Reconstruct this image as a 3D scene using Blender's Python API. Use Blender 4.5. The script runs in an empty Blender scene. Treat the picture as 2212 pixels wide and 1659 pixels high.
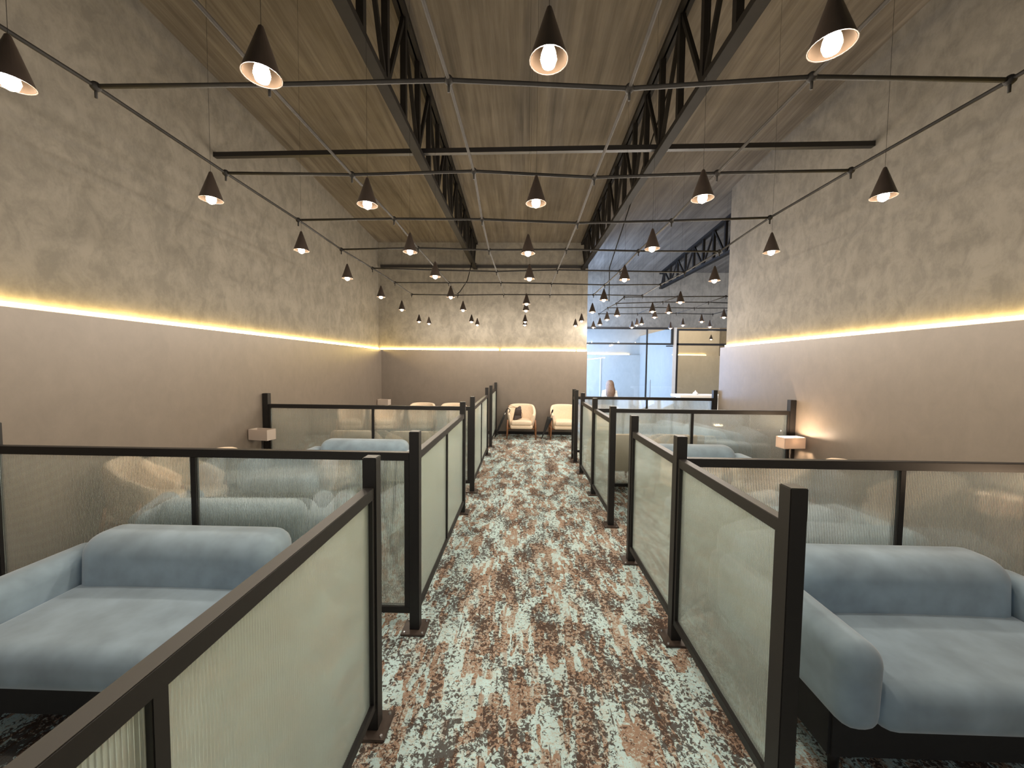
import bpy, bmesh, math, random
from mathutils import Vector, Matrix, Euler
random.seed(7)
S = bpy.context.scene
COL = S.collection
PI = math.pi
R = math.radians

# ------------------------------------------------------------------ camera, world, exposure
CAM = Vector((0, 0, 1.65))
F = 815.0
_Y = Vector((1127 - 1106, -(790 - 829.5), -F)).normalized()
_h = Vector((1, -0.0105, 0))
_X = (_h - _h.dot(_Y) * _Y).normalized()
_Z = _X.cross(_Y)
cd = bpy.data.cameras.new('camera')
cam = bpy.data.objects.new('camera', cd)
COL.objects.link(cam)
cd.sensor_width = 36.0
cd.lens = F / 2212 * 36
cd.clip_start = 0.02
cd.clip_end = 100
cam.matrix_world = Matrix.Translation(CAM) @ Matrix((_X, _Y, _Z)).to_4x4()
S.camera = cam

w = bpy.data.worlds.new('world')
S.world = w
w.use_nodes = True
w.node_tree.nodes['Background'].inputs[0].default_value = (0.92, 0.96, 1.0, 1)
w.node_tree.nodes['Background'].inputs[1].default_value = 0.45

vs = S.view_settings
vs.view_transform = 'Standard'
vs.look = 'None'
vs.gamma = 1
vs.use_curve_mapping = False
vs.exposure = 0.0
S.cycles.use_denoising = True
S.cycles.sample_clamp_indirect = 4.0
S.cycles.max_bounces = 9
S.cycles.transparent_max_bounces = 12

PENDANT_W = 19.5
PENDANT_COL = (1.0, 0.88, 0.74)
DAY_COL = (0.42, 0.62, 1.0)

def area_light(name, loc, rot, sx, sy, energy, col):
    l = bpy.data.lights.new(name, 'AREA')
    l.shape = 'RECTANGLE'; l.size = sx; l.size_y = sy; l.energy = energy; l.color = col
    o = bpy.data.objects.new(name, l); COL.objects.link(o)
    o.location = loc; o.rotation_euler = rot
    return o
# daylight entering through the two windows that stand round the corner at the far end
area_light('daylight_bay', (1.62, 10.25, 2.4), (0, R(-90), 0), 3.6, 1.9, 260, DAY_COL)
area_light('daylight_room', (1.72, 12.9, 1.7), (0, R(-90), 0), 2.6, 2.6, 230, DAY_COL)

area_light('bay_fill_light', (6.3, 8.7, 4.4), (R(28), 0, 0), 1.6, 1.6, 110, (.85, .90, 1.0))  # added fill to brighten the bay; no fitting hangs there
area_light('warm_room_fill', (6.2, 13.0, 4.2), (0, 0, 0), 1.6, 1.6, 110, (1.0, .72, .42))  # unseen warm fill added for the right-hand glass room, not a lamp

# ------------------------------------------------------------------ materials
MATS = {}
class NT:
    def __init__(s, name):
        m = bpy.data.materials.new(name); m.use_nodes = True
        s.m = m; s.t = m.node_tree; s.n = s.t.nodes; s.n.clear()
        s.out = s.n.new('ShaderNodeOutputMaterial')
    def new(s, typ, **kw):
        n = s.n.new(typ)
        for k, v in kw.items(): setattr(n, k, v)
        return n
    def l(s, a, b): s.t.links.new(a, b)
    def coord(s, scale=(1, 1, 1), rot=(0, 0, 0), src='Object'):
        tc = s.new('ShaderNodeTexCoord'); mp = s.new('ShaderNodeMapping')
        mp.inputs['Scale'].default_value = scale; mp.inputs['Rotation'].default_value = rot
        s.l(tc.outputs[src], mp.inputs['Vector']); return mp.outputs[0]
    def noise(s, vec, scale, detail=4, rough=.55, dist=0):
        n = s.new('ShaderNodeTexNoise')
        n.inputs['Scale'].default_value = scale; n.inputs['Detail'].default_value = detail
        n.inputs['Roughness'].default_value = rough; n.inputs['Distortion'].default_value = dist
        s.l(vec, n.inputs['Vector']); return n.outputs['Fac']
    def ramp(s, fac, stops, interp='LINEAR'):
        r = s.new('ShaderNodeValToRGB'); r.color_ramp.interpolation = interp
        e = r.color_ramp.elements
        while len(e) < len(stops): e.new(0.5)
        for el, (p, c) in zip(e, stops):
            el.position = p; el.color = c if len(c) == 4 else (*c, 1)
        s.l(fac, r.inputs[0]); return r.outputs[0]
    def math(s, op, a, b=None, clamp=False):
        n = s.new('ShaderNodeMath', operation=op, use_clamp=clamp)
        for i, v in enumerate((a, b)):
            if v is None: continue
            if isinstance(v, (int, float)): n.inputs[i].default_value = v
            else: s.l(v, n.inputs[i])
        return n.outputs[0]
    def mix(s, fac, a, b, mode='MIX'):
        n = s.new('ShaderNodeMix', data_type='RGBA', blend_type=mode)
        for i, v in ((0, fac), (6, a), (7, b)):
            if isinstance(v, (int, float)): n.inputs[i].default_value = v
            elif isinstance(v, tuple): n.inputs[i].default_value = v if len(v) == 4 else (*v, 1)
            else: s.l(v, n.inputs[i])
        return n.outputs[2]
    def bump(s, h, strength=.3, dist=.01):
        b = s.new('ShaderNodeBump'); b.inputs['Strength'].default_value = strength
        b.inputs['Distance'].default_value = dist; s.l(h, b.inputs['Height']); return b.outputs[0]
    def principled(s, color, rough=.6, metal=0, normal=None, **kw):
        p = s.new('ShaderNodeBsdfPrincipled')
        if isinstance(color, tuple): p.inputs['Base Color'].default_value = color if len(color) == 4 else (*color, 1)
        else: s.l(color, p.inputs['Base Color'])
        if isinstance(rough, (int, float)): p.inputs['Roughness'].default_value = rough
        else: s.l(rough, p.inputs['Roughness'])
        p.inputs['Metallic'].default_value = metal
        if normal is not None: s.l(normal, p.inputs['Normal'])
        for k, v in kw.items(): p.inputs[k.replace('_', ' ')].default_value = v
        s.l(p.outputs[0], s.out.inputs[0]); return p

def simple(name, col, rough=.5, metal=0, var=.12, scale=30, bump=0.0, **kw):
    t = NT(name); v = t.coord()
    n = t.noise(v, scale, 3)
    lo = tuple(c * (1 - var) for c in col); hi = tuple(min(1, c * (1 + var)) for c in col)
    c = t.ramp(n, [(.3, lo), (.7, hi)])
    nm = t.bump(n, bump, .004) if bump else None
    t.principled(c, rough, metal, nm, **kw)
    MATS[name] = t.m; return t.m

def emit(name, col, strength):
    t = NT(name); e = t.new('ShaderNodeEmission')
    e.inputs[0].default_value = (*col, 1); e.inputs[1].default_value = strength
    t.l(e.outputs[0], t.out.inputs[0]); MATS[name] = t.m; return t.m

def plaster(name, base, amt=.25, contrast=1.0, bump=.25, rough=.75):
    t = NT(name); v = t.coord((1, 1, .7))
    n1 = t.noise(v, 4.6, 6, .65, .8); n2 = t.noise(v, 11, 5, .6, .5); n3 = t.noise(v, 60, 2)
    f = t.math('ADD', t.math('MULTIPLY', n1, .55), t.math('ADD', t.math('MULTIPLY', n2, .35), t.math('MULTIPLY', n3, .1)))
    lo = tuple(c * (1 - amt) for c in base); hi = tuple(min(1, c * (1 + amt)) for c in base)
    k = .10 / contrast
    c = t.ramp(f, [(.5 - k, lo), (.5, base), (.5 + k, hi)])
    t.principled(c, rough, 0, t.bump(f, bump, .02)); MATS[name] = t.m; return t.m

plaster('plaster_upper', (.158, .143, .119), .17, 1.2, .35, .8)
plaster('plaster_lower', (.178, .148, .121), .08, .7, .05, .42)
plaster('plaster_room', (.52, .49, .45), .06, .8, .05, .6)

def concrete():
    t = NT('concrete_ceiling'); v = t.coord((9, .55, 1)); v2 = t.coord((1, 1, 1)); v3 = t.coord((26, .9, 1))
    n1 = t.noise(v, 1.0, 6, .65, .4); n2 = t.noise(v2, 1.1, 4, .6); n3 = t.noise(v3, 1.0, 3, .6)
    f = t.math('ADD', t.math('MULTIPLY', n1, .5), t.math('ADD', t.math('MULTIPLY', n2, .25), t.math('MULTIPLY', n3, .25)))
    c = t.ramp(f, [(.36, (.058, .048, .037)), (.5, (.108, .091, .073)), (.64, (.165, .143, .119))])
    t.principled(c, .8, 0, t.bump(f, .4, .03)); MATS['concrete'] = t.m
concrete()

def carpet():
    t = NT('carpet')
    tc = t.new('ShaderNodeTexCoord')
    # jitter the coordinates so that all patch outlines come out ragged
    jn = t.new('ShaderNodeTexNoise'); jn.inputs['Scale'].default_value = 38; jn.inputs['Detail'].default_value = 3
    t.l(tc.outputs['Object'], jn.inputs['Vector'])
    sub = t.new('ShaderNodeVectorMath', operation='SUBTRACT'); t.l(jn.outputs['Color'], sub.inputs[0]); sub.inputs[1].default_value = (.5, .5, .5)
    scl = t.new('ShaderNodeVectorMath', operation='SCALE'); t.l(sub.outputs[0], scl.inputs[0]); scl.inputs['Scale'].default_value = .02
    add = t.new('ShaderNodeVectorMath', operation='ADD'); t.l(tc.outputs['Object'], add.inputs[0]); t.l(scl.outputs[0], add.inputs[1])
    def mapped(s):
        mp = t.new('ShaderNodeMapping'); mp.inputs['Scale'].default_value = s; t.l(add.outputs[0], mp.inputs['Vector']); return mp.outputs[0]
    def cells(s, rnd=.85):
        vo = t.new('ShaderNodeTexVoronoi', distance='CHEBYCHEV', feature='F1'); vo.inputs['Scale'].default_value = 1; vo.inputs['Randomness'].default_value = rnd
        t.l(mapped(s), vo.inputs['Vector'])
        sp = t.new('ShaderNodeSeparateColor'); t.l(vo.outputs['Color'], sp.inputs[0]); return sp.outputs[0], sp.outputs[1]
    a, a2 = cells((11.5, 4.6, 0), .7); b, b2 = cells((32, 11, 0), .8)
    band = t.noise(mapped((4.6, .6, 0)), 1.0, 2)
    m = t.math('ADD', t.math('MULTIPLY', a, .28), t.math('ADD', t.math('MULTIPLY', b, .40), t.math('MULTIPLY', band, .72)))
    tone = t.ramp(m, [(.0, (.28, .185, .13)), (.645, (.33, .225, .16)), (.68, (.39, .35, .30)), (.70, (.48, .62, .61)), (1, (.54, .72, .72))])
    raw = t.coord((1, 1, 1))
    sp1 = t.noise(raw, 52, 3, .7, .8); sp2 = t.noise(t.coord((1, 1.4, 1)), 60, 3, .7, .9)
    area = t.noise(mapped((5.0, 2.4, 0)), 1.0, 4, .7); area2 = t.noise(mapped((7.0, 2.2, 0)), 1.3, 3, .7)
    # pale nicks, denser in some areas of the tan
    lt = t.ramp(t.math('ADD', sp2, t.math('MULTIPLY', area2, .35)), [(.70, (0, 0, 0)), (.75, (1, 1, 1))])
    c1 = t.mix(t.math('MULTIPLY', lt, .85), tone, (.50, .52, .46))
    # dark nicks everywhere, running together into clumps where the area noise is high
    dk = t.ramp(t.math('ADD', sp1, t.math('MULTIPLY', area, .85)), [(.930, (0, 0, 0)), (.965, (1, 1, 1))])
    c2 = t.mix(t.math('MULTIPLY', dk, .9), c1, (.052, .034, .028))
    # lengthwise and crosswise dark threads
    st = t.noise(t.coord((40, 4.5, 1)), 1.0, 4, .7, .4); sc = t.noise(t.coord((9, 70, 1)), 1.0, 3, .7, .4)
    c3 = t.mix(t.math('MULTIPLY', t.ramp(st, [(.62, (0, 0, 0)), (.65, (1, 1, 1))]), .85), c2, (.06, .038, .03))
    c4 = t.mix(t.math('MULTIPLY', t.ramp(sc, [(.66, (0, 0, 0)), (.69, (1, 1, 1))]), .75), c3, (.07, .045, .037))
    p = t.principled(c4, .95, 0, t.bump(sp1, .5, .006)); MATS['carpet'] = t.m
    p.inputs['Specular IOR Level'].default_value = .15
carpet()

simple('black_metal', (.008, .0065, .006), .5, 0, .15, 40)
simple('truss_steel', (.009, .0075, .0065), .7, 0, .25, 8, Specular_IOR_Level=.2)
simple('cable_black', (.007, .006, .005), .7, 0, .2, 30, Specular_IOR_Level=.2)
simple('cable_pale', (.022, .019, .016), .7, 0, .2, 30, Specular_IOR_Level=.2)
simple('plate_brown', (.06, .042, .032), .5, .2, .2, 25)
simple('sofa_blue', (.26, .345, .41), .9, 0, .20, 6, .12, Sheen_Weight=.5, Sheen_Roughness=.5)
simple('cream_fabric', (.78, .63, .47), .9, 0, .06, 40, .1)
simple('walnut', (.22, .095, .04), .45, 0, .3, 14)
simple('dark_plinth', (.012, .011, .011), .7)
simple('shade_black', (.022, .016, .013), .38)
simple('shade_inner', (.010, .0065, .004), .9, Specular_IOR_Level=.05)
simple('white_counter', (.78, .74, .70), .4, 0, .03)
simple('bag_brown', (.045, .026, .024), .5, 0, .2, 30)
simple('strap_tan', (.33, .2, .11), .5)
simple('umbrella_black', (.012, .012, .012), .75)
simple('chrome', (.7, .7, .7), .25, 1)
simple('grey_metal', (.33, .36, .40), .35, .6)
simple('skin', (.55, .36, .27), .55, 0, .06)
simple('hair', (.13, .07, .036), .5, 0, .45, 60)
simple('blouse', (.66, .63, .58), .85, 0, .05)
simple('trousers', (.05, .05, .07), .85)
simple('led_channel', (.5, .48, .44), .5)
emit('led', (1.0, .70, .22), 55.0)
emit('led_room', (1.0, .68, .22), 14.0)
emit('bulb', (1.0, .84, .62), 26.0)

def glass_fluted(name, haze):
    t = NT(name)
    g = t.new('ShaderNodeBsdfGlass'); g.inputs['IOR'].default_value = 1.45; g.inputs['Roughness'].default_value = .06
    g.inputs['Color'].default_value = (.985, .992, .98, 1)
    d = t.new('ShaderNodeBsdfDiffuse'); d.inputs['Color'].default_value = (.82, .92, .87, 1)
    tr = t.new('ShaderNodeBsdfTranslucent'); tr.inputs['Color'].default_value = (.82, .92, .87, 1)
    m1 = t.new('ShaderNodeMixShader'); m1.inputs[0].default_value = .5; t.l(d.outputs[0], m1.inputs[1]); t.l(tr.outputs[0], m1.inputs[2])
    m2 = t.new('ShaderNodeMixShader'); m2.inputs[0].default_value = haze; t.l(g.outputs[0], m2.inputs[1]); t.l(m1.outputs[0], m2.inputs[2])
    t.l(m2.outputs[0], t.out.inputs[0]); MATS[name] = t.m
glass_fluted('fluted_glass', .09)
glass_fluted('fluted_glass_grazing_haze', .27)  # same glass; diffuse haze mixed in stands for light scattered at grazing view
def glass_clear():
    t = NT('clear_glass')
    tr = t.new('ShaderNodeBsdfTransparent'); tr.inputs[0].default_value = (.93, .96, .97, 1)
    g = t.new('ShaderNodeBsdfGlossy'); g.inputs['Roughness'].default_value = .02
    fr = t.new('ShaderNodeFresnel'); fr.inputs[0].default_value = 1.5
    m = t.new('ShaderNodeMixShader'); t.l(fr.outputs[0], m.inputs[0]); t.l(tr.outputs[0], m.inputs[1]); t.l(g.outputs[0], m.inputs[2])
    t.l(m.outputs[0], t.out.inputs[0]); MATS['clear_glass'] = t.m
glass_clear()
def lamp_shade_mat():
    t = NT('lamp_fabric')
    d = t.new('ShaderNodeBsdfDiffuse'); d.inputs[0].default_value = (.74, .67, .60, 1)
    tr = t.new('ShaderNodeBsdfTranslucent'); tr.inputs[0].default_value = (.75, .62, .52, 1)
    m = t.new('ShaderNodeMixShader'); m.inputs[0].default_value = .45
    t.l(d.outputs[0], m.inputs[1]); t.l(tr.outputs[0], m.inputs[2]); t.l(m.outputs[0], t.out.inputs[0]); MATS['lamp_fabric'] = t.m
lamp_shade_mat()

# ------------------------------------------------------------------ mesh helpers
def link(name, bm, mat, parent=None, smooth=False, loc=None):
    me = bpy.data.meshes.new(name)
    bmesh.ops.recalc_face_normals(bm, faces=bm.faces[:])
    bm.to_mesh(me); bm.free()
    if smooth:
        for p in me.polygons: p.use_smooth = True
        if smooth == 'auto':
            me.set_sharp_from_angle(angle=R(40))
    me.materials.append(MATS[mat] if isinstance(mat, str) else mat)
    o = bpy.data.objects.new(name, me); COL.objects.link(o)
    if parent: o.parent = parent
    if loc: o.location = loc
    return o
def box(bm, c, s, rot=None):
    m = Matrix.Translation(c)
    if rot is not None: m = m @ rot.to_matrix().to_4x4()
    bmesh.ops.create_cube(bm, size=1, matrix=m @ Matrix.Diagonal((*s, 1)))
def span(bm, a, b): box(bm, [(x + y) / 2 for x, y in zip(a, b)], [abs(y - x) for x, y in zip(a, b)])
def boxobj(name, a, b, mat, parent=None, bev=0, **k):
    bm = bmesh.new(); span(bm, a, b)
    if bev: bmesh.ops.bevel(bm, geom=bm.edges[:], offset=bev, segments=2, affect='EDGES')
    return link(name, bm, mat, parent, **k)
def bar(bm, p, q, wd, ht):
    p, q = Vector(p), Vector(q); d = q - p; L = d.length
    rot = d.to_track_quat('Y', 'Z').to_matrix().to_4x4()
    bmesh.ops.create_cube(bm, size=1, matrix=Matrix.Translation((p + q) / 2) @ rot @ Matrix.Diagonal((wd, L, ht, 1)))
def tube(bm, pts, r, n=8):
    pts = [Vector(p) for p in pts]; rs = r if isinstance(r, (list, tuple)) else [r] * len(pts)
    rings = []
    prev = None
    for i, p in enumerate(pts):
        d = (pts[min(i + 1, len(pts) - 1)] - pts[max(i - 1, 0)]).normalized()
        a = prev - prev.dot(d) * d if prev is not None else (Vector((0, 0, 1)) if abs(d.z) < .9 else Vector((1, 0, 0))).cross(d)
        a.normalize(); prev = a; b = d.cross(a)
        rings.append([bm.verts.new(p + rs[i] * (math.cos(2 * PI * k / n) * a + math.sin(2 * PI * k / n) * b)) for k in range(n)])
    for r0, r1 in zip(rings, rings[1:]):
        for k in range(n): bm.faces.new((r0[k], r0[(k + 1) % n], r1[(k + 1) % n], r1[k]))
    bm.faces.new(rings[0][::-1]); bm.faces.new(rings[-1])
def lathe(bm, prof, n=20, closed=False):
    rings = [[bm.verts.new((r * math.cos(2 * PI * k / n), r * math.sin(2 * PI * k / n), z)) for k in range(n)] for r, z in prof]
    prs = list(zip(rings, rings[1:])) + ([(rings[-1], rings[0])] if closed else [])
    for a, b in prs:
        for k in range(n): bm.faces.new((a[k], a[(k + 1) % n], b[(k + 1) % n], b[k]))
    if not closed:
        bm.faces.new(rings[0]); bm.faces.new(rings[-1])
def roundbox(bm, c, s, r, seg=5, fn=None, cuts=0):
    t = bmesh.new(); bmesh.ops.create_cube(t, size=1)
    for v in t.verts: v.co = Vector([v.co[i] * s[i] for i in range(3)])
    bmesh.ops.bevel(t, geom=t.edges[:], offset=r, segments=seg, profile=.5, affect='EDGES')
    if cuts:
        for ax in (0, 1):
            for k in range(1, cuts + 1):
                x = (-.5 + k / (cuts + 1)) * s[ax]
                nrm = Vector((1, 0, 0)) if ax == 0 else Vector((0, 1, 0))
                bmesh.ops.bisect_plane(t, geom=t.verts[:] + t.edges[:] + t.faces[:], plane_co=nrm * x, plane_no=nrm)
    for v in t.verts:
        if fn: v.co = fn(v.co)
        v.co += Vector(c)
    me = bpy.data.meshes.new('tmp'); t.to_mesh(me); t.free(); bm.from_mesh(me); bpy.data.meshes.remove(me)

def tag(o, label=None, cat=None, group=None, kind=None):
    if label: o['label'] = label
    if cat: o['category'] = cat
    if group: o['group'] = group
    if kind: o['kind'] = kind
    return o
def thing(name, label, cat, loc=(0, 0, 0), rz=0, group=None):
    o = bpy.data.objects.new(name, None); COL.objects.link(o); o.empty_display_size = .1
    o.location = loc; o.rotation_euler = (0, 0, rz)
    return tag(o, label, cat, group)
def struct(o, label=None): return tag(o, label, None, None, 'structure')
def dup(root, loc, rz=0, label=None, group=None):
    r = root.copy(); COL.objects.link(r); r.location = loc; r.rotation_euler = (0, 0, rz)
    if label: r['label'] = label
    if group: r['group'] = group
    for ch in list(root.children):
        c = ch.copy(); COL.objects.link(c); c.parent = r
        for g in ch.children:
            d = g.copy(); COL.objects.link(d); d.parent = c
    return r

# ------------------------------------------------------------------ the room
XL, XR = -3.38, 3.45          # lower wall faces
XLU, XRU = -3.48, 3.55        # upper wall faces
YF, YFU = 9.02, 9.12          # far wall: lower and upper face
YE = 6.68                     # end of the right wall
XE = 1.55                     # right end of the far wall
YG = 11.4                     # glass front
YB = 14.6                     # back wall of the rooms behind it
Y0 = -3.0
XX = 7.5
ZL = 2.0                      # ledge height
def zc(y): return 5.10 - .058 * y

struct(boxobj('floor', (-3.8, Y0, -.1), (XX + .3, YB + .3, 0), 'carpet'))
bm = bmesh.new()
vs_ = [bm.verts.new(p) for p in ((-3.8, Y0, zc(Y0)), (XX + .3, Y0, zc(Y0)), (XX + .3, YB + .3, zc(YB + .3)), (-3.8, YB + .3, zc(YB + .3)))]
vt_ = [bm.verts.new(v.co + Vector((0, 0, .2))) for v in vs_]
bm.faces.new(vs_); bm.faces.new(vt_)
for i in range(4): bm.faces.new((vs_[i], vs_[(i + 1) % 4], vt_[(i + 1) % 4], vt_[i]))
struct(link('ceiling', bm, 'concrete'))
struct(boxobj('wall_left', (XLU - .25, Y0, 0), (XLU, YFU + .3, 5.4), 'plaster_upper'))
struct(boxobj('wall_right', (XRU, Y0, 0), (XRU + .25, YE, 5.4), 'plaster_upper'))
struct(boxobj('wall_far', (XLU, YFU, 0), (XE, YFU + .25, 5.4), 'plaster_upper'))
struct(boxobj('wall_corner', (XE - .25, YFU + .25, 0), (XE, YB, 5.4), 'plaster_upper'))
struct(boxobj('wall_bay', (XX, YE - .3, 0), (XX + .25, YB, 5.4), 'plaster_upper'))
struct(boxobj('wall_bay_front', (XRU + .25, YE - .3, 0), (XX, YE - .05, 5.4), 'plaster_upper'))
# smoother lower furring, proud of the wall, carrying the light ledge
def furring(name, a, b):
    o = boxobj(name, a, b, 'plaster_lower'); return struct(o)
furring('trim_1', (XLU, Y0, 0), (XL, YF, ZL))
furring('trim_2', (XR, Y0, 0), (XRU, YE, ZL))
furring('trim_3', (XL, YF, 0), (XE, YFU, ZL))
# baseboards in the aisle end
struct(boxobj('baseboard_far', (XL, YF - .015, 0), (XE, YF, .07), 'dark_plinth'))

def led(label, a, b, mat='led'):
    t = thing('light_strip', label, 'light strip', ((a[0] + b[0]) / 2, (a[1] + b[1]) / 2, a[2]), 0, 'light strips on the wall ledges')
    off = Vector(t.location)
    A, B = Vector(a) - off, Vector(b) - off
    bm = bmesh.new(); span(bm, A, (B.x, B.y, .012)); link('channel', bm, 'led_channel', t)
    bm = bmesh.new(); span(bm, (A.x, A.y, .012), B); link('diffuser', bm, mat, t)
led('glowing yellow light strip along the ledge of the left wall', (XLU + .018, Y0, ZL), (XLU + .032, YF + .05, ZL + .042))
led('glowing yellow light strip along the ledge of the right wall', (XRU - .032, Y0, ZL), (XRU - .018, YE - .02, ZL + .042))
led('longer glowing strip on the far wall ledge, left of its small gap', (XLU + .05, YFU - .032, ZL), (-.56, YFU - .018, ZL + .042))
led('middle glowing strip on the far wall ledge above the two cream armchairs', (-.50, YFU - .032, ZL), (1.28, YFU - .018, ZL + .042))
led('shortest glowing strip at the right corner of the far wall ledge', (1.32, YFU - .032, ZL), (XE - .02, YFU - .018, ZL + .042))

# glass front of the two rooms at the very back
ZH, ZT = 2.80, 2.34
struct(boxobj('wall_back', (XE, YB, 0), (XX, YB + .25, 5.1), 'plaster_room'))
struct(boxobj('wall_over_glass', (XE, YG, ZH + .03), (XX, YG + .15, 5.4), 'plaster_upper'))
struct(boxobj('wall_pier', (4.50, YG, 0), (4.60, YB, ZH + .03), 'plaster_room'))
struct(boxobj('trim_7', (XE, YB - .10, 0), (4.50, YB, ZL + .1), 'plaster_room'))
struct(boxobj('trim_8', (4.60, YB - .10, 0), (XX, YB, ZL + .1), 'plaster_room'))
led('glowing strip seen through the bluish glass room at the back', (XE + .05, YB - .034, ZL + .1), (4.1, YB - .02, ZL + .14), 'led_room')
led('glowing strip seen in the warm brown room behind the glass', (4.65, YB - .034, ZL + .1), (7.0, YB - .02, ZL + .14), 'led_room')
struct(boxobj('trim_9', (2.99, YB - .13, 0), (3.02, YB - .10, ZL), 'white_counter'))

def bars(name, lst, parent, mat='black_metal'):
    for a, b in lst: boxobj(name, a, b, mat, parent)
y0, y1 = YG - .02, YG + .04
wn = bpy.data.objects.new('window_1', None); COL.objects.link(wn); struct(wn)
bars('frame_bar', [((XE, y0, ZH - .03), (4.5, y1, ZH + .03)), ((XE, y0, ZT - .025), (4.5, y1, ZT + .025)),
                   ((3.71, y0, 0), (3.745, y1, ZH - .03)), ((4.44, y0, ZT + .025), (4.50, y1, ZH - .03)), ((XE, y0, 0), (3.71, y1, .05))], wn)
for a, b in [((XE, ZT + .025), (3.71, ZH - .03)), ((3.745, ZT + .025), (4.44, ZH - .03)), ((XE, .05), (3.71, ZT - .025))]:
    boxobj('pane', (a[0], YG + .004, a[1]), (b[0], YG + .016, b[1]), 'clear_glass', wn)
dr = bpy.data.objects.new('door_1', None); COL.objects.link(dr); struct(dr)
boxobj('door_leaf', (3.75, YG + .004, .01), (4.49, YG + .016, ZT - .03), 'clear_glass', dr)
bm = bmesh.new(); tube(bm, [(3.83, YG - .05, .55), (3.83, YG - .05, 1.27)], .018, 10)
tube(bm, [(3.83, YG - .05, .62), (3.83, YG + .004, .62)], .01, 8); tube(bm, [(3.83, YG - .05, 1.2), (3.83, YG + .004, 1.2)], .01, 8)
link('door_handle', bm, 'grey_metal', dr, 'auto')
boxobj('door_hinge', (4.30, YG - .015, ZT - .075), (4.49, YG + .03, ZT - .045), 'black_metal', dr)
w2 = bpy.data.objects.new('window_2', None); COL.objects.link(w2); struct(w2)
bars('frame_bar', [((4.60, y0, ZH - .06), (XX, y1, ZH)), ((4.60, y0, ZT - .035), (XX, y1, ZT + .025)), ((4.60, y0, 0), (4.65, y1, ZH - .06)), ((4.65, y0, 0), (XX, y1, .05))], w2)
for a, b in [((4.65, ZT + .025), (XX, ZH - .06)), ((4.65, .05), (XX, ZT - .035))]:
    boxobj('pane', (a[0], YG + .004, a[1]), (b[0], YG + .016, b[1]), 'clear_glass', w2)

# ------------------------------------------------------------------ roof trusses and tie bars
def truss(x, ya, yb, label, ph=0.0):
    t = thing('roof_truss', label, 'truss', (x, ya, 3.8), 0, 'black roof trusses')
    def P(y, top): return Vector((0, y - ya, (zc(y) - .03 if top else 3.845 + .012 * y) - 3.8))
    bm = bmesh.new()
    for s in (-1, 1): bar(bm, P(ya, 0) + Vector((s * .024, 0, 0)), P(yb, 0) + Vector((s * .024, 0, 0)), .045, .05)
    bar(bm, P(ya, 0) + Vector((0, 0, -.02)), P(yb, 0) + Vector((0, 0, -.02)), .09, .012)
    link('bottom_chord', bm, 'truss_steel', t)
    bm = bmesh.new()
    for s in (-1, 1): bar(bm, P(ya, 1) + Vector((s * .03, 0, 0)), P(yb, 1) + Vector((s * .03, 0, 0)), .04, .05)
    link('top_chord', bm, 'truss_steel', t)
    st = .94
    y = ya + ph
    while y < yb - .1:
        ym, ye = y + st / 2, y + st
        for nm, p, q in (('vertical_web', P(y, 0), P(y, 1)), ('diagonal_web', P(y, 0), P(min(ym, yb), 1)),
                         ('vertical_web', P(ym, 1), P(ym, 0)), ('diagonal_web', P(ym, 1), P(min(ye, yb), 0))):
            if ym > yb - .05 and nm == 'vertical_web' and p.y > y - ya + .1: continue
            if nm == 'diagonal_web' and abs(p.y - q.y) < .1: continue
            bm = bmesh.new(); wd = .052 if nm == 'vertical_web' else .034
            bar(bm, p, q, wd, wd); link(nm, bm, 'truss_steel', t)
        y += st
truss(-1.13, -1.55, YFU - .02, 'black lattice roof truss left of the central row of pendants')
truss(1.42, -1.55, YFU + .1, 'black lattice roof truss ending at the right corner of the far wall')
truss(4.08, 6.9, YG - .02, 'shorter black roof truss in the bay behind the right wall end')
bm = bmesh.new(); box(bm, (0, 0, 0), (7.03, .05, .05))
t1 = link('tie_bar', bm, 'black_metal', None, loc=(.035, 4.16, 3.955)); t1.rotation_euler = (0, R(.35), R(-1.9)); tag(t1, 'straight black tie bar spanning the room under both trusses, nearer the camera', 'tie bar', 'tie bars')
bm = bmesh.new(); box(bm, (0, 0, 0), (4.93, .05, .06))
t2 = link('tie_bar', bm, 'black_metal', None, loc=(-.93, 9.06, 3.99)); tag(t2, 'black tie bar crossing high on the far wall', 'tie bar', 'tie bars')

# ------------------------------------------------------------------ cable nets
def net(label, xs, ys, z, cut=None, sag=.02):
    t = thing('cable_net', label, 'cable net', (xs[0], ys[0], z))
    rnd = random.Random(3)
    o = Vector(t.location)
    P = {(i, j): Vector((x + rnd.uniform(-.02, .02), y + rnd.uniform(-.02, .02), z + rnd.uniform(-sag, sag))) - o for i, x in enumerate(xs) for j, y in enumerate(ys)}
    nx, ny = len(xs), len(ys)
    for i in range(nx):
        bm = bmesh.new(); tube(bm, [P[i, j] for j in range(ny)], .0085, 6)
        link('lengthwise_cable', bm, 'cable_black' if i in (0, nx - 1) else 'cable_pale', t, True)
    for j in range(ny):
        bm = bmesh.new(); tube(bm, [P[i, j] for i in range(nx)], .0095, 6)
        link('cross_cable', bm, 'cable_black', t, True)
    cm = None
    for k, p in P.items():
        if cm is None:
            bm = bmesh.new(); bmesh.ops.create_uvsphere(bm, u_segments=8, v_segments=6, radius=.021)
            tube(bm, [(0, 0, 0), (0, 0, -.05)], .006, 6)
            c = link('clip', bm, 'cable_black', t, True); cm = c.data
        else:
            c = bpy.data.objects.new('clip', cm); COL.objects.link(c); c.parent = t
        c.location = p
    return t
net('net of thin black cables above the aisle holding the pendants', [-1.93, -1.12, -.34, .45, 1.22, 2.04],
    [-1.45, -.65, .14, .93, 1.70, 2.47, 3.24, 4.05, 4.90, 5.72, 6.55], 2.87)
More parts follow.
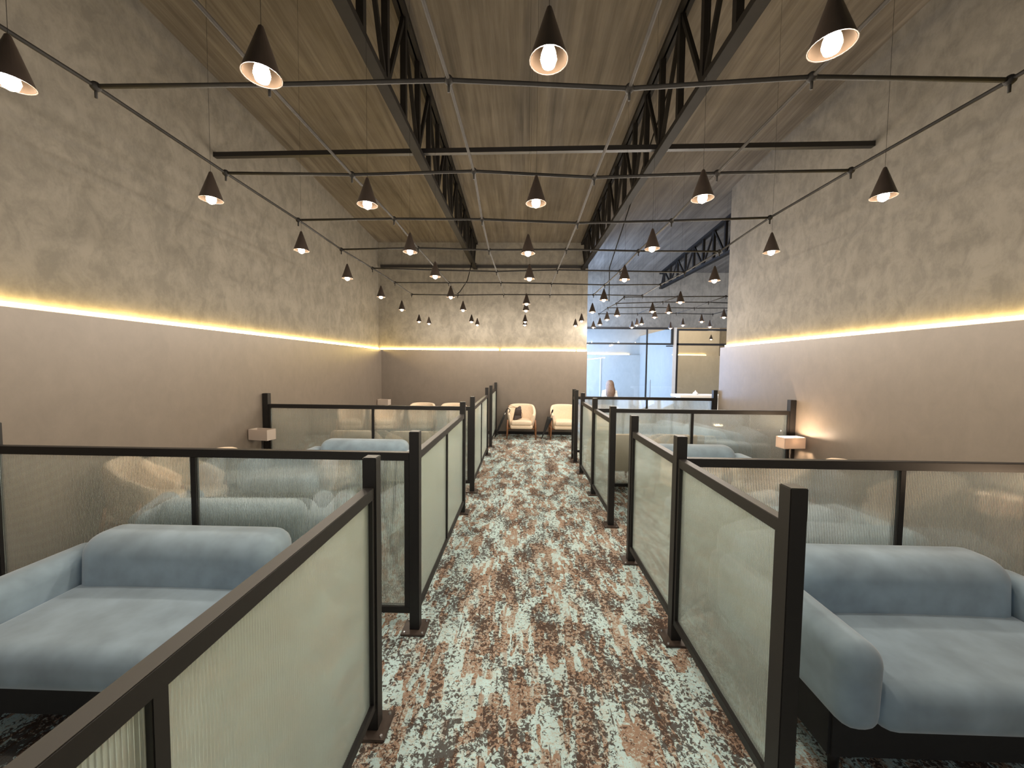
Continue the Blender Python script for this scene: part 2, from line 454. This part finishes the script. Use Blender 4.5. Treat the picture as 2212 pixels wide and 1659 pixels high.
net('smaller cable net hung in the bay behind the right wall end', [1.80, 2.70, 3.55, 4.4], [5.95 + .8, 7.35, 7.95, 8.9], 2.88)
# cord hanging from the left truss end to the net
bm = bmesh.new(); tube(bm, [(-1.13, 8.5, 3.95), (-1.15, 7.9, 3.4), (-1.17, 7.1, 3.02), (-1.13, 6.55, 2.87)], .009, 6)
tag(link('power_cord', bm, 'cable_black', None, True), 'black cord sloping from the left truss end down to the cable net', 'cord', 'power cords')
bm = bmesh.new(); tube(bm, [(1.62, 4.3, zc(4.3)), (1.60, 6.0, 4.0), (1.62, 7.2, 3.5), (1.66, 7.35, 2.9)], .009, 6)
tag(link('power_cord', bm, 'cable_black', None, True), 'black cord hanging beside the right truss into the bay net', 'cord', 'power cords')

# ------------------------------------------------------------------ pendants
def make_pendant():
    t = thing('pendant_lamp', '', 'pendant lamp')
    bm = bmesh.new(); lathe(bm, [(.058, -.155), (.008, -.004), (.004, 0), (.003, -.004), (.0055, -.010), (.0555, -.155)], 24, True)
    link('shade', bm, 'shade_black', t, 'auto')
    bm = bmesh.new(); lathe(bm, [(.0545, -.1545), (.0045, -.011), (.0040, -.0105), (.0538, -.1545)], 24, True)
    link('inner_liner', bm, 'shade_inner', t, 'auto')
    bm = bmesh.new(); lathe(bm, [(.006, -.095), (.013, -.11), (.022, -.135), (.025, -.152), (.019, -.170), (.006, -.178)], 14)
    link('bulb', bm, 'bulb', t, True)
    bm = bmesh.new(); tube(bm, [(0, 0, -.005), (0, 0, 1)], .0008, 5); link('cord', bm, 'cable_black', t)
    ld = bpy.data.lights.new('pendant_light', 'POINT'); ld.energy = PENDANT_W; ld.color = PENDANT_COL
    ld.shadow_soft_size = .02
    lo = bpy.data.objects.new('pendant_light', ld); COL.objects.link(lo); lo.parent = t; lo.location = (0, 0, -.203)
    return t
pend = make_pendant(); first = True
ORD = ['first', 'second', 'third', 'fourth', 'fifth', 'sixth', 'seventh', 'eighth', 'ninth', 'tenth', 'eleventh', 'twelfth']
COLN = ['far left', 'second from left', 'middle', 'second from right', 'far right']
rows = {  # per column: (x, y) along the room, front to back
    0: [(-1.70, 1.25), (-1.76, 2.13), (-1.80, 3.07), (-1.88, 4.05), (-1.93, 5.15), (-2.02, 6.33), (-2.2, 8.05), (-2.08, 8.42)],
    1: [(-.84, 1.23), (-.90, 2.2), (-.92, 3.1), (-.91, 3.95), (-.97, 5.13), (-.99, 6.33), (-1.07, 8.0), (-1.02, 8.6)],
    2: [(.07, 1.18), (.07, 2.18), (.04, 3.13), (.07, 4.03), (.06, 5.65), (.06, 6.34), (.06, 7.95), (.06, 8.55)],
    3: [(.87, 1.14), (.97, 2.12), (1.0, 3.0), (1.07, 4.05), (1.12, 5.28), (1.18, 6.45), (1.2, 7.73), (1.2, 8.6)],
    4: [(1.91, 2.10), (1.96, 3.08), (2.02, 4.08), (2.22, 5.42), (2.15, 6.35), (2.43, 7.05), (2.54, 8.16)],
}
def put(x, y, label, z=2.72, group='cone pendants over the lounge'):
    global first
    if first:
        p = pend; pend.location = (x, y, z); pend['label'] = label; pend['group'] = group; first = False
    else: p = dup(pend, (x, y, z), 0, label, group)
    onnet = y < 6.6 and min(abs(x + 1.93), abs(x - 2.04)) < .06
    for c in p.children:
        if c.name.startswith('cord'): c.scale.z = .15 if onnet else zc(y) - z
for c, lst in rows.items():
    for k, (x, y) in enumerate(lst):
        put(x, y, f'lit black cone pendant, {ORD[k]} from the camera in the {COLN[c]} lengthwise row')
ext = [(2.45, 6.44), (3.66, 7.0), (1.7, 6.87), (1.65, 7.45), (1.7, 8.36), (1.67, 8.96), (2.55, 8.9), (2.51, 8.4), (3.49, 9.03), (3.49, 8.34), (3.58, 7.68), (4.21, 8.63)]
for k, (x, y) in enumerate(sorted(ext, key=lambda p: p[0] / p[1])):
    put(x, y, f'lit cone pendant in the bay behind the right wall end, {ORD[k]} from the left there', group='cone pendants in the bay')
put(5.0, 12.55, 'cone pendant bulb glimpsed left under the header of the warm glass room', group='cone pendants behind the glass')
put(6.1, 12.4, 'cone pendant bulb glimpsed right under the header of the warm glass room', group='cone pendants behind the glass')

# ------------------------------------------------------------------ glass screens
PH, RT, RB = 1.245, 1.115, .15
def fluted(name, L, z0, z1, parent, loc, rz, mat='fluted_glass'):
    pitch = .0092; n = max(4, int(L / pitch)); p = L / n; d = .0032
    bm = bmesh.new(); prof = []
    for i in range(n):
        for k in range(4):
            u = k / 4; prof.append((i * p + u * p, -.0035 - d * math.sin(PI * u)))
    prof.append((L, -.0035))
    lo = [bm.verts.new((x, y, z0)) for x, y in prof]; hi = [bm.verts.new((x, y, z1)) for x, y in prof]
    bl = [bm.verts.new((0, .0035, z0)), bm.verts.new((L, .0035, z0))]; bh = [bm.verts.new((0, .0035, z1)), bm.verts.new((L, .0035, z1))]
    for i in range(len(prof) - 1): bm.faces.new((lo[i], lo[i + 1], hi[i + 1], hi[i]))
    bm.faces.new((bl[1], bl[0], bh[0], bh[1]))
    bm.faces.new((lo[0], hi[0], bh[0], bl[0])); bm.faces.new((lo[-1], bl[1], bh[1], hi[-1]))
    bm.faces.new(hi + [bh[1], bh[0]]); bm.faces.new(lo[::-1] + [bl[0], bl[1]])
    o = link(name, bm, mat, parent); o.location = loc; o.rotation_euler = (0, 0, rz); return o

def screen(label, base, direc, posts, mullions, cats='partition', group=None, wallpost=None):
    """base: floor point; direc: unit vector along the screen; posts: distances of full-height posts"""
    ang = math.atan2(direc[1], direc[0])
    t = thing('glass_screen', label, cats, (*base, 0), ang, group)
    pw = .060; rw = .045
    for p in posts:
        boxobj('post', (p - pw / 2, -pw / 2, 0.0), (p + pw / 2, pw / 2, PH), 'black_metal', t, .003)
        bp = boxobj('base_plate', (p - .075, -.075, 0), (p + .075, .075, .012), 'plate_brown', t, .003)
        bm = bmesh.new()
        for sx in (-1, 1):
            for sy in (-1, 1):
                bmesh.ops.create_cone(bm, cap_ends=True, segments=8, radius1=.008, radius2=.006, depth=.006, matrix=Matrix.Translation((p + sx * .055, sy * .055, .015)))
        link('bolt', bm, 'chrome', bp)
    for a, b in zip(posts, posts[1:]):
        a2, b2 = a + pw / 2, b - pw / 2
        boxobj('top_rail', (a2, -rw / 2, RT - .05), (b2, rw / 2, RT), 'black_metal', t, .002)
        boxobj('bottom_rail', (a2, -rw / 2, RB - .04), (b2, rw / 2, RB), 'black_metal', t, .002)
        boxobj('stile', (a2, -rw / 2, RB), (a2 + .022, rw / 2, RT - .05), 'black_metal', t)
        boxobj('stile', (b2 - .022, -rw / 2, RB), (b2, rw / 2, RT - .05), 'black_metal', t)
        ms = [m for m in mullions if a < m < b]
        for m in ms: boxobj('mullion', (m - .016, -.018, RB), (m + .016, .018, RT - .05), 'black_metal', t, .002)
        ed = [a2 + .022] + sum([[m - .016, m + .016] for m in ms], []) + [b2 - .022]
        for q in range(0, len(ed), 2):
            fluted('pane', ed[q + 1] - ed[q], RB, RT - .05, t, (ed[q], 0, 0), 0, 'fluted_glass_grazing_haze')
    return t

GL, GR = 'fluted glass screens left of the aisle', 'fluted glass screens right of the aisle'
GC = 'cross screens between the booths'
YD = (0, 1)
XLs, XRs = -.655, .945
def side(label, x, ys, mull, g): screen(label, (x, ys[0]), YD, [y - ys[0] for y in ys], [m - ys[0] for m in mull], group=g)
side('nearest fluted glass screen left of the aisle, running out of the bottom left', XLs, [-.36, 1.625], [.63], GL)
side('second fluted glass screen left of the aisle, beside the left cross screen', XLs + .01, [2.27, 4.14], [3.2], GL)
side('third fluted glass screen left of the aisle, slimmer looking and farther back', XLs + .025, [4.85, 6.87], [5.86], GL)
side('last fluted glass screen left of the aisle, ending at the far wall', XLs + .04, [7.58, 8.97], [], GL)
side('nearest fluted glass screen right of the aisle with three posts', XRs, [1.31, 2.24, 3.16], [], GR)
side('second three post fluted glass screen right of the aisle', XRs - .004, [3.88, 4.83, 5.79], [], GR)
side('farthest pair of black posts with narrow glass right of the aisle', XRs - .006, [6.45, 6.73], [], GR)
def cross(label, x0, x1, y, m): 
    s = 1 if x1 > x0 else -1
    # starts at the aisle screen, ends with a full-height post at the wall
    t = thing('cross_screen', label, 'partition', (x0, y, 0), 0 if s > 0 else PI, GC)
    L = abs(x1 - x0); rw = .045
    boxobj('wall_post', (L - .075, -.035, 0), (L - .005, .035, PH + .01), 'black_metal', t, .003)
    boxobj('base_plate', (L - .13, -.075, 0), (L - .005, .075, .012), 'plate_brown', t, .003)
    e = L - .075
    boxobj('top_rail', (0, -rw / 2, RT - .05), (e, rw / 2, RT), 'black_metal', t, .002)
    boxobj('bottom_rail', (0, -rw / 2, RB - .04), (e, rw / 2, RB), 'black_metal', t, .002)
    boxobj('stile', (0, -rw / 2, RB), (.03, rw / 2, RT - .05), 'black_metal', t)
    boxobj('stile', (e - .022, -rw / 2, RB), (e, rw / 2, RT - .05), 'black_metal', t)
    boxobj('mullion', (m - .016, -.018, RB), (m + .016, .018, RT - .05), 'black_metal', t, .002)
    for a, b in ((.03, m - .016), (m + .016, e - .022)):
        fluted('pane', b - a, RB, RT - .05, t, (a, 0, 0), 0)
cross('left cross screen directly behind the nearest left blue sofa', XLs - .022, XL, 2.27, 1.35)
cross('farther left cross screen with blurred cream armchairs behind its glass', XLs - .005, XL, 4.85, 1.27)
cross('right cross screen directly behind the nearest right blue sofa', XRs + .032, XR, 2.24, 1.25)
cross('middle right cross screen with a lit box lamp at its wall post', XRs + .028, XR, 4.83, 1.20)
cross('farthest right cross screen in front of the seated person and bluish glass', XRs + .028, XR, 6.73, 1.25)

# ------------------------------------------------------------------ sofas
def make_sofa():
    t = thing('loveseat', '', 'sofa')
    # local: back along +y, seat faces -y; width 1.49, depth .74
    bm = bmesh.new()
    def sf(v):
        x, y, z = v
        if z > 0: z -= .012 * (abs(x) / .56) ** 2
        return Vector((x, y, z))
    roundbox(bm, (0, -.125, .375), (1.10, .56, .19), .07, 6, sf, 3); link('seat', bm, 'sofa_blue', t, True)
    bm = bmesh.new()
    def bf(v):
        x, y, z = v
        y += .012 * (z / .25)
        return Vector((x, y, z))
    roundbox(bm, (0, .195, .4975), (1.07, .27, .435), .105, 8, bf); link('backrest', bm, 'sofa_blue', t, True)
    for s in (-1, 1):
        bm = bmesh.new()
        def af(v):
            x, y, z = v
            if z < 0: x *= .92
            return Vector((x, y, z))
        roundbox(bm, (s * .61, -.06, .45), (.175, .68, .34), .075, 6, af); link('arm', bm, 'sofa_blue', t, True)
    boxobj('plinth', (-.66, -.30, .10), (.66, .30, .30), 'dark_plinth', t, .01)
    for sx in (-.6, .6):
        for sy in (-.25, .24):
            bm = bmesh.new(); tube(bm, [(sx, sy, 0), (sx, sy, .12)], [.018, .022], 10); link('leg', bm, 'black_metal', t, True)
    return t
sofa = make_sofa(); GS = 'blue two seat sofas'
sofa.location = (-1.84, 1.82, 0); sofa['group'] = GS
sofa['label'] = 'blue grey velvet sofa nearest on the left, behind the long sloping rail'
dup(sofa, (1.90, 1.76, 0), 0, 'blue grey velvet sofa nearest on the right, beside the tall black post')
dup(sofa, (-1.88, 2.74, 0), PI, 'blue sofa back to back with the nearest left sofa, blurred by fluted glass')
dup(sofa, (-1.93, 4.40, 0), 0, 'pale blue sofa whose top shows above the left rail, against the farther cross screen')
t = thing('bench', 'low blue upholstered bench behind the right cross screen glass, above the nearest right sofa', 'bench', (2.42, 2.78, 0))
bm = bmesh.new(); roundbox(bm, (0, 0, .38), (1.30, .60, .20), .07, 6, None, 3); link('seat', bm, 'sofa_blue', t, True)
boxobj('plinth', (-.56, -.22, .10), (.56, .22, .30), 'dark_plinth', t, .01)
for sx in (-.5, .5):
    for sy in (-.17, .17):
        bm = bmesh.new(); tube(bm, [(sx, sy, 0), (sx, sy, .12)], [.018, .022], 10); link('leg', bm, 'black_metal', t, True)
dup(sofa, (2.02, 4.38, 0), 0, 'blue sofa whose top shows above the right rail, against the middle cross screen')
dup(sofa, (3.02, 5.85, 0), -PI / 2, 'blue sofa against the right wall, blurred behind the middle right cross screen')

# ------------------------------------------------------------------ cream armchairs
def make_chair():
    t = thing('tub_armchair', '', 'armchair')
    bm = bmesh.new(); N, M = 30, 6; A = R(128)
    def top(a):
        q = min(1, max(0, (abs(a) - R(48)) / R(80))); q = q * q * (3 - 2 * q)
        return .755 - .21 * q - .035 * (1 - math.cos(a)) * (1 - q)
    def pt(a, h, inner):
        zt = top(a); z0 = .235; z = z0 + (zt - z0) * h
        sc = .80 + .20 * min(1, h * 1.35) ** .8
        rx, ry = (.325 * sc, .31 * sc)
        if inner: rx -= .062; ry -= .062
        ca, sa = math.cos(a), math.sin(a)
        x = rx * math.copysign(abs(sa) ** .72, sa); y = ry * math.copysign(abs(ca) ** .72, ca)
        if a and y < 0: y *= .95
        return Vector((x, y, z))
    grids = []
    for i in range(N + 1):
        a = -A + 2 * A * i / N
        loop = [pt(a, k / M, False) for k in range(M)]
        o, n_ = pt(a, 1, False), pt(a, 1, True)
        mid = (o + n_) / 2; rr = (o - n_) / 2
        for k in range(5):
            th = PI * k / 4; loop.append(mid + rr * math.cos(th) + Vector((0, 0, .03 * math.sin(th) - .03)))
        loop += [pt(a, k / M, True) for k in range(M - 1, -1, -1)]
        grids.append([bm.verts.new(p) for p in loop])
    for g0, g1 in zip(grids, grids[1:]):
        for k in range(len(g0)):
            k2 = (k + 1) % len(g0); bm.faces.new((g0[k], g0[k2], g1[k2], g1[k]))
    bm.faces.new(grids[0]); bm.faces.new(grids[-1][::-1])
    link('shell', bm, 'cream_fabric', t, 'auto')
    bm = bmesh.new(); roundbox(bm, (0, -.015, .275), (.50, .50, .09), .04, 4); link('seat_base', bm, 'cream_fabric', t, True)
    bm = bmesh.new()
    def cf(v):
        x, y, z = v
        if y > 0: x *= 1 - .25 * (y / .24)
        return Vector((x, y, z + (.014 * (1 - (x / .24) ** 2) if z > 0 else 0)))
    roundbox(bm, (0, -.035, .362), (.465, .49, .10), .042, 4, cf, 3); link('seat_cushion', bm, 'cream_fabric', t, True)
    for sx in (-1, 1):
        for sy, tp in ((-.22, .43), (.22, .40)):
            bm = bmesh.new(); tube(bm, [(sx * .325, sy * 1.12, 0), (sx * .318, sy, .25), (sx * .312, sy * .9, tp)], [.014, .023, .014], 10)
            link('leg', bm, 'walnut', t, True)
        bm = bmesh.new(); tube(bm, [(sx * .318, -.22, .24), (sx * .318, .22, .24)], .016, 8); link('side_stretcher', bm, 'walnut', t, True)
    for sy in (-.19, .19):
        bm = bmesh.new(); tube(bm, [(-.318, sy, .235), (.318, sy, .235)], .016, 8); link('cross_stretcher', bm, 'walnut', t, True)
    return t
ch = make_chair(); GA = 'cream tub armchairs'
ch.location = (.01, 8.64, 0); ch['group'] = GA; ch['label'] = 'cream tub armchair at the aisle end holding the dark handbag'
dup(ch, (.99, 8.64, 0), 0, 'cream tub armchair at the aisle end with a black umbrella leaning on it')
dup(ch, (-2.32, 8.62, 0), 0, 'cream armchair against the far wall, left of the pair seen above the farther rail')
dup(ch, (-1.58, 8.62, 0), 0, 'cream armchair against the far wall, right of the pair seen above the farther rail')
dup(ch, (-2.22, 5.30, 0), PI, 'cream armchair behind the farther left cross screen, left of its mullion')
dup(ch, (-1.42, 5.30, 0), PI, 'cream armchair behind the farther left cross screen, right of its mullion')
dup(ch, (-2.92, 3.72, 0), PI / 2, 'cream armchair back against the left wall, only its top above the rail')
dup(ch, (2.98, 3.66, 0), -PI / 2, 'cream armchair back against the right wall, only its top above the rail')
dup(ch, (1.40, 5.30, 0), PI, 'cream armchair behind the middle right cross screen, seen in the gap beside the aisle posts')
dup(ch, (2.26, 5.30, 0), PI, 'cream armchair behind the middle right cross screen, near its mullion')

# ------------------------------------------------------------------ box lamps
def make_lamp(lit, loc, label, rz=0):
    t = thing('box_lamp', label, 'lamp', loc, rz, 'box lamps beside the walls')
    bm = bmesh.new(); lathe(bm, [(.0, 0), (.085, 0), (.085, .012), (.02, .018)], 24); link('base', bm, 'black_metal', t, 'auto')
    bm = bmesh.new(); tube(bm, [(0, 0, .015), (0, 0, .71)], .009, 8); link('pole', bm, 'black_metal', t, True)
    bm = bmesh.new(); a, b, h, th = .135, .065, .13, .004
    for s in (-1, 1):
        span(bm, (-a, s * b - th / 2, .70), (a, s * b + th / 2, .70 + h)); span(bm, (s * a - th / 2, -b, .70), (s * a + th / 2, b, .70 + h))
    link('shade', bm, 'lamp_fabric', t)
    bm = bmesh.new(); span(bm, (-a, -.006, .705), (a, .006, .711)); span(bm, (-.006, -b, .705), (.006, b, .711)); link('shade_holder', bm, 'black_metal', t)
    bm = bmesh.new(); bmesh.ops.create_uvsphere(bm, u_segments=14, v_segments=10, radius=.024, matrix=Matrix.Translation((0, 0, .765)))
    link('bulb', bm, 'bulb' if lit else 'white_counter', t, True)
    if lit:
        ld = bpy.data.lights.new('lamp_light', 'POINT'); ld.energy = 26; ld.color = (1, .72, .48); ld.shadow_soft_size = .03
        lo = bpy.data.objects.new('lamp_light', ld); COL.objects.link(lo); lo.parent = t; lo.location = (0, 0, .80)
make_lamp(True, (3.24, 4.58, 0), 'lit pinkish box lamp glowing beside the post of the middle right cross screen', R(8))
make_lamp(True, (3.22, 1.98, 0), 'lit box lamp beside the nearest right cross screen, just outside the picture', R(8))
make_lamp(False, (-3.22, 4.58, 0), 'unlit whitish box lamp beside the post of the farther left cross screen', R(-10))
make_lamp(False, (-3.22, 8.75, 0), 'small unlit box lamp in the far left corner of the room', R(-10))

# ------------------------------------------------------------------ handbag and umbrellas
t = thing('handbag', 'dark brown handbag leaning on the seat of the left aisle armchair', 'handbag', (-.09, 8.52, .43), R(14))
bm = bmesh.new()
def hb(v):
    x, y, z = v; k = (z + .14) / .28
    return Vector((x * (1 - .38 * k) + .035 * k, y * (1 - .45 * k) + .05 * k, z + .02 * math.sin(x * 20)))
roundbox(bm, (0, 0, .14), (.20, .11, .28), .03, 4, hb, 2); link('bag_body', bm, 'bag_brown', t, True)
bm = bmesh.new(); roundbox(bm, (.015, -.045, .17), (.15, .012, .13), .005, 2); link('flap', bm, 'bag_brown', t, True)
bm = bmesh.new(); tube(bm, [(-.03, .02, .27), (-.12, .0, .31), (-.19, -.02, .33), (-.22, -.02, .31), (-.19, -.03, .29), (-.1, -.02, .28), (-.01, .02, .27)], .006, 6); link('strap', bm, 'strap_tan', t, True)
bm = bmesh.new(); tube(bm, [(.07, .02, .2), (.115, .0, .14), (.12, -.01, .07), (.09, -.01, .02)], .006, 6); link('strap', bm, 'strap_tan', t, True)

t = thing('hook_umbrella', 'slim black umbrella with a curved hook handle leaning left of the aisle armchairs', 'umbrella', (-.60, 8.45, 0))
o = Vector(t.location)
A, B = Vector((-.60, 8.45, 0.0)), Vector((-.36, 8.52, .58))
bm = bmesh.new(); tube(bm, [A - o, A.lerp(B, .08) - o], [.004, .006], 8); link('tip', bm, 'chrome', t, True)
bm = bmesh.new(); tube(bm, [A.lerp(B, .06) - o, A.lerp(B, .3) - o, A.lerp(B, .8) - o, A.lerp(B, .9) - o], [.016, .022, .026, .020], 10); link('canopy', bm, 'umbrella_black', t, True)
bm = bmesh.new(); tube(bm, [A.lerp(B, .9) - o, B - o], .008, 8); link('shaft', bm, 'chrome', t, True)
bm = bmesh.new(); d = (B - A).normalized(); c = B + d * .08
u = Vector((d.z, 0, -d.x)).normalized()
tube(bm, [B - o, B + d * .05 - o] + [B + d * .07 + u * .04 - u * .04 * math.cos(th) + d * .045 * math.sin(th) - o for th in [PI * k / 8 for k in range(0, 11)]], .009, 8)
link('hook_handle', bm, 'umbrella_black', t, True)

t = thing('folded_umbrella', 'black folded umbrella standing on its tip against the right aisle armchair', 'umbrella', (.45, 8.36, 0))
o = Vector(t.location); A, B = Vector((.45, 8.36, 0)), Vector((.66, 8.42, .54))
d = (B - A).normalized(); q = d.to_track_quat('Z', 'Y')
bm = bmesh.new(); n = 24; rings = []
for k in range(9):
    f = k / 8; r = .010 + .072 * f ** 1.1
    rings.append([bm.verts.new((A - o).lerp(B - o, .03 + .9 * f) + q @ Vector((r * (1 + .16 * math.cos(8 * 2 * PI * j / n)) * math.cos(2 * PI * j / n), .6 * r * (1 + .16 * math.cos(8 * 2 * PI * j / n)) * math.sin(2 * PI * j / n), 0))) for j in range(n)])
for r0, r1 in zip(rings, rings[1:]):
    for j in range(n): bm.faces.new((r0[j], r0[(j + 1) % n], r1[(j + 1) % n], r1[j]))
bm.faces.new(rings[0][::-1]); bm.faces.new(rings[-1]); link('canopy', bm, 'umbrella_black', t, True)
bm = bmesh.new(); tube(bm, [A - o, A.lerp(B, .05) - o], [.004, .007], 8); link('tip', bm, 'chrome', t, True)
bm = bmesh.new(); tube(bm, [A.lerp(B, .92) - o, A.lerp(B, 1.10) - o], .007, 8); link('shaft', bm, 'umbrella_black', t, True)
bm = bmesh.new(); tube(bm, [A.lerp(B, 1.10) - o, A.lerp(B, 1.14) - o, A.lerp(B, 1.22) - o, A.lerp(B, 1.26) - o], [.008, .018, .018, .006], 10); link('handle', bm, 'umbrella_black', t, True)

# ------------------------------------------------------------------ counter at the back
t = thing('white_counter', 'long white counter slab behind the farthest right cross screen', 'counter', (4.6, 9.6, 0))
boxobj('top', (-.72, -.3, .90), (.85, .3, .97), 'white_counter', t, .008)
boxobj('body', (-.62, -.22, 0), (.75, .22, .90), 'white_counter', t, .004)
bm = bmesh.new(); lathe(bm, [(.0, 0), (.06, 0), (.062, .03), (.045, .06), (.02, .075), (.014, .10), (0, .105)], 18)
b = link('lidded_jar', bm, 'white_counter', None, True, (4.36, 9.55, .972)); tag(b, 'small white lidded jar standing on the white counter', 'jar')

# ------------------------------------------------------------------ the seated person
PX, PY = 2.40, 10.3
t = thing('stool', 'plain dark stool under the seated person by the glass', 'stool', (PX, PY, 0))
bm = bmesh.new(); lathe(bm, [(0, .43), (.19, .43), (.19, .47), (.17, .485), (0, .485)], 24); link('seat', bm, 'bag_brown', t, 'auto')
for k in range(4):
    a = PI / 4 + k * PI / 2
    bm = bmesh.new(); tube(bm, [(.19 * math.cos(a), .19 * math.sin(a), 0), (.14 * math.cos(a), .14 * math.sin(a), .44)], .014, 8); link('leg', bm, 'black_metal', t, True)

def skinned(name, pts, edges, radii, mat, parent, sub=2):
    me = bpy.data.meshes.new(name); me.from_pydata([Vector(p) for p in pts], edges, []); me.update()
    o = bpy.data.objects.new(name, me); COL.objects.link(o)
    sk = o.modifiers.new('skin', 'SKIN'); sk.use_smooth_shade = True
    me.skin_vertices.new() if not me.skin_vertices else None
    for i, r in enumerate(radii):
        v = me.skin_vertices[0].data[i]; v.radius = r if isinstance(r, tuple) else (r, r); v.use_root = (i == 0)
    ss = o.modifiers.new('sub', 'SUBSURF'); ss.levels = sub; ss.render_levels = sub
    dg = bpy.context.evaluated_depsgraph_get(); m2 = bpy.data.meshes.new_from_object(o.evaluated_get(dg))
    o.modifiers.clear(); o.data = m2; m2.materials.clear(); m2.materials.append(MATS[mat])
    for p in m2.polygons: p.use_smooth = True
    if parent: o.parent = parent
    return o
per = thing('person', 'person with long light brown hair and white top seated facing the glass', 'person', (PX, PY, 0))
# body: faces +y (away from the camera), seated at .49
bp = [(0, 0, .56), (0, .0, .72), (0, .0, .90), (0, .0, 1.00), (0, .01, 1.07), (0, .02, 1.15), (0, .02, 1.22),
      (-.15, .0, .97), (-.18, -.02, .78), (-.14, .16, .66), (-.10, .26, .66),
      (.15, .0, .97), (.18, -.02, .78), (.14, .16, .66), (.10, .26, .66),
      (-.09, .04, .55), (-.11, .42, .54), (-.11, .40, .12), (-.11, .50, .05),
      (.09, .04, .55), (.11, .42, .54), (.11, .40, .12), (.11, .50, .05)]
be = [(0, 1), (1, 2), (2, 3), (3, 4), (4, 5), (5, 6), (3, 7), (7, 8), (8, 9), (9, 10), (3, 11), (11, 12), (12, 13), (13, 14), (0, 15), (15, 16), (16, 17), (17, 18), (0, 19), (19, 20), (20, 21), (21, 22)]
br = [(.14, .10), (.115, .085), (.13, .09), (.10, .075), (.048, .048), (.078, .09), (.06, .07), .052, .042, .034, .026, .052, .042, .034, .026, .085, .06, .045, .035, .085, .06, .045, .035]
skinned('body', bp, be, br, 'skin', per)
skinned('blouse', bp[:4] + [bp[7], bp[8], (-.145, .145, .665), bp[11], bp[12], (.145, .145, .665)],
        [(0, 1), (1, 2), (2, 3), (3, 4), (4, 5), (5, 6), (3, 7), (7, 8), (8, 9)],
        [(.155, .115), (.13, .10), (.145, .105), (.115, .09), .066, .054, .044, .066, .054, .044], 'blouse', per)
skinned('trousers', [bp[0], bp[15], bp[16], bp[17], bp[19], bp[20], bp[21]], [(0, 1), (1, 2), (2, 3), (0, 4), (4, 5), (5, 6)],
        [(.155, .115), .1, .075, .06, .1, .075, .06], 'trousers', per)
bm = bmesh.new(); N = 18
prof = [(1.285, .03), (1.27, .065), (1.23, .098), (1.17, .112), (1.10, .118), (1.02, .128), (.94, .128), (.86, .105), (.79, .06), (.77, .02)]
rings = []
for z, r in prof:
    ring = []
    for k in range(N):
        a = 2 * PI * k / N; x = r * math.cos(a) * (1 + .04 * math.sin(5 * a + z * 20)); y = r * math.sin(a)
        cy = -.005 if z > 1.05 else -.085
        sy = .85 if z > 1.05 else .42
        if z > 1.05 and y > 0: y *= .35 if z < 1.2 else .8
        ring.append(bm.verts.new((x, cy + y * sy, z)))
    rings.append(ring)
for r0, r1 in zip(rings, rings[1:]):
    for k in range(N): bm.faces.new((r0[k], r0[(k + 1) % N], r1[(k + 1) % N], r1[k]))
bm.faces.new(rings[0]); bm.faces.new(rings[-1][::-1]); link('hair', bm, 'hair', per, True)
bm = bmesh.new(); tube(bm, [(0, .10, 1.175), (0, .128, 1.14), (0, .108, 1.125)], [.008, .014, .008], 8); link('nose', bm, 'skin', per, True)
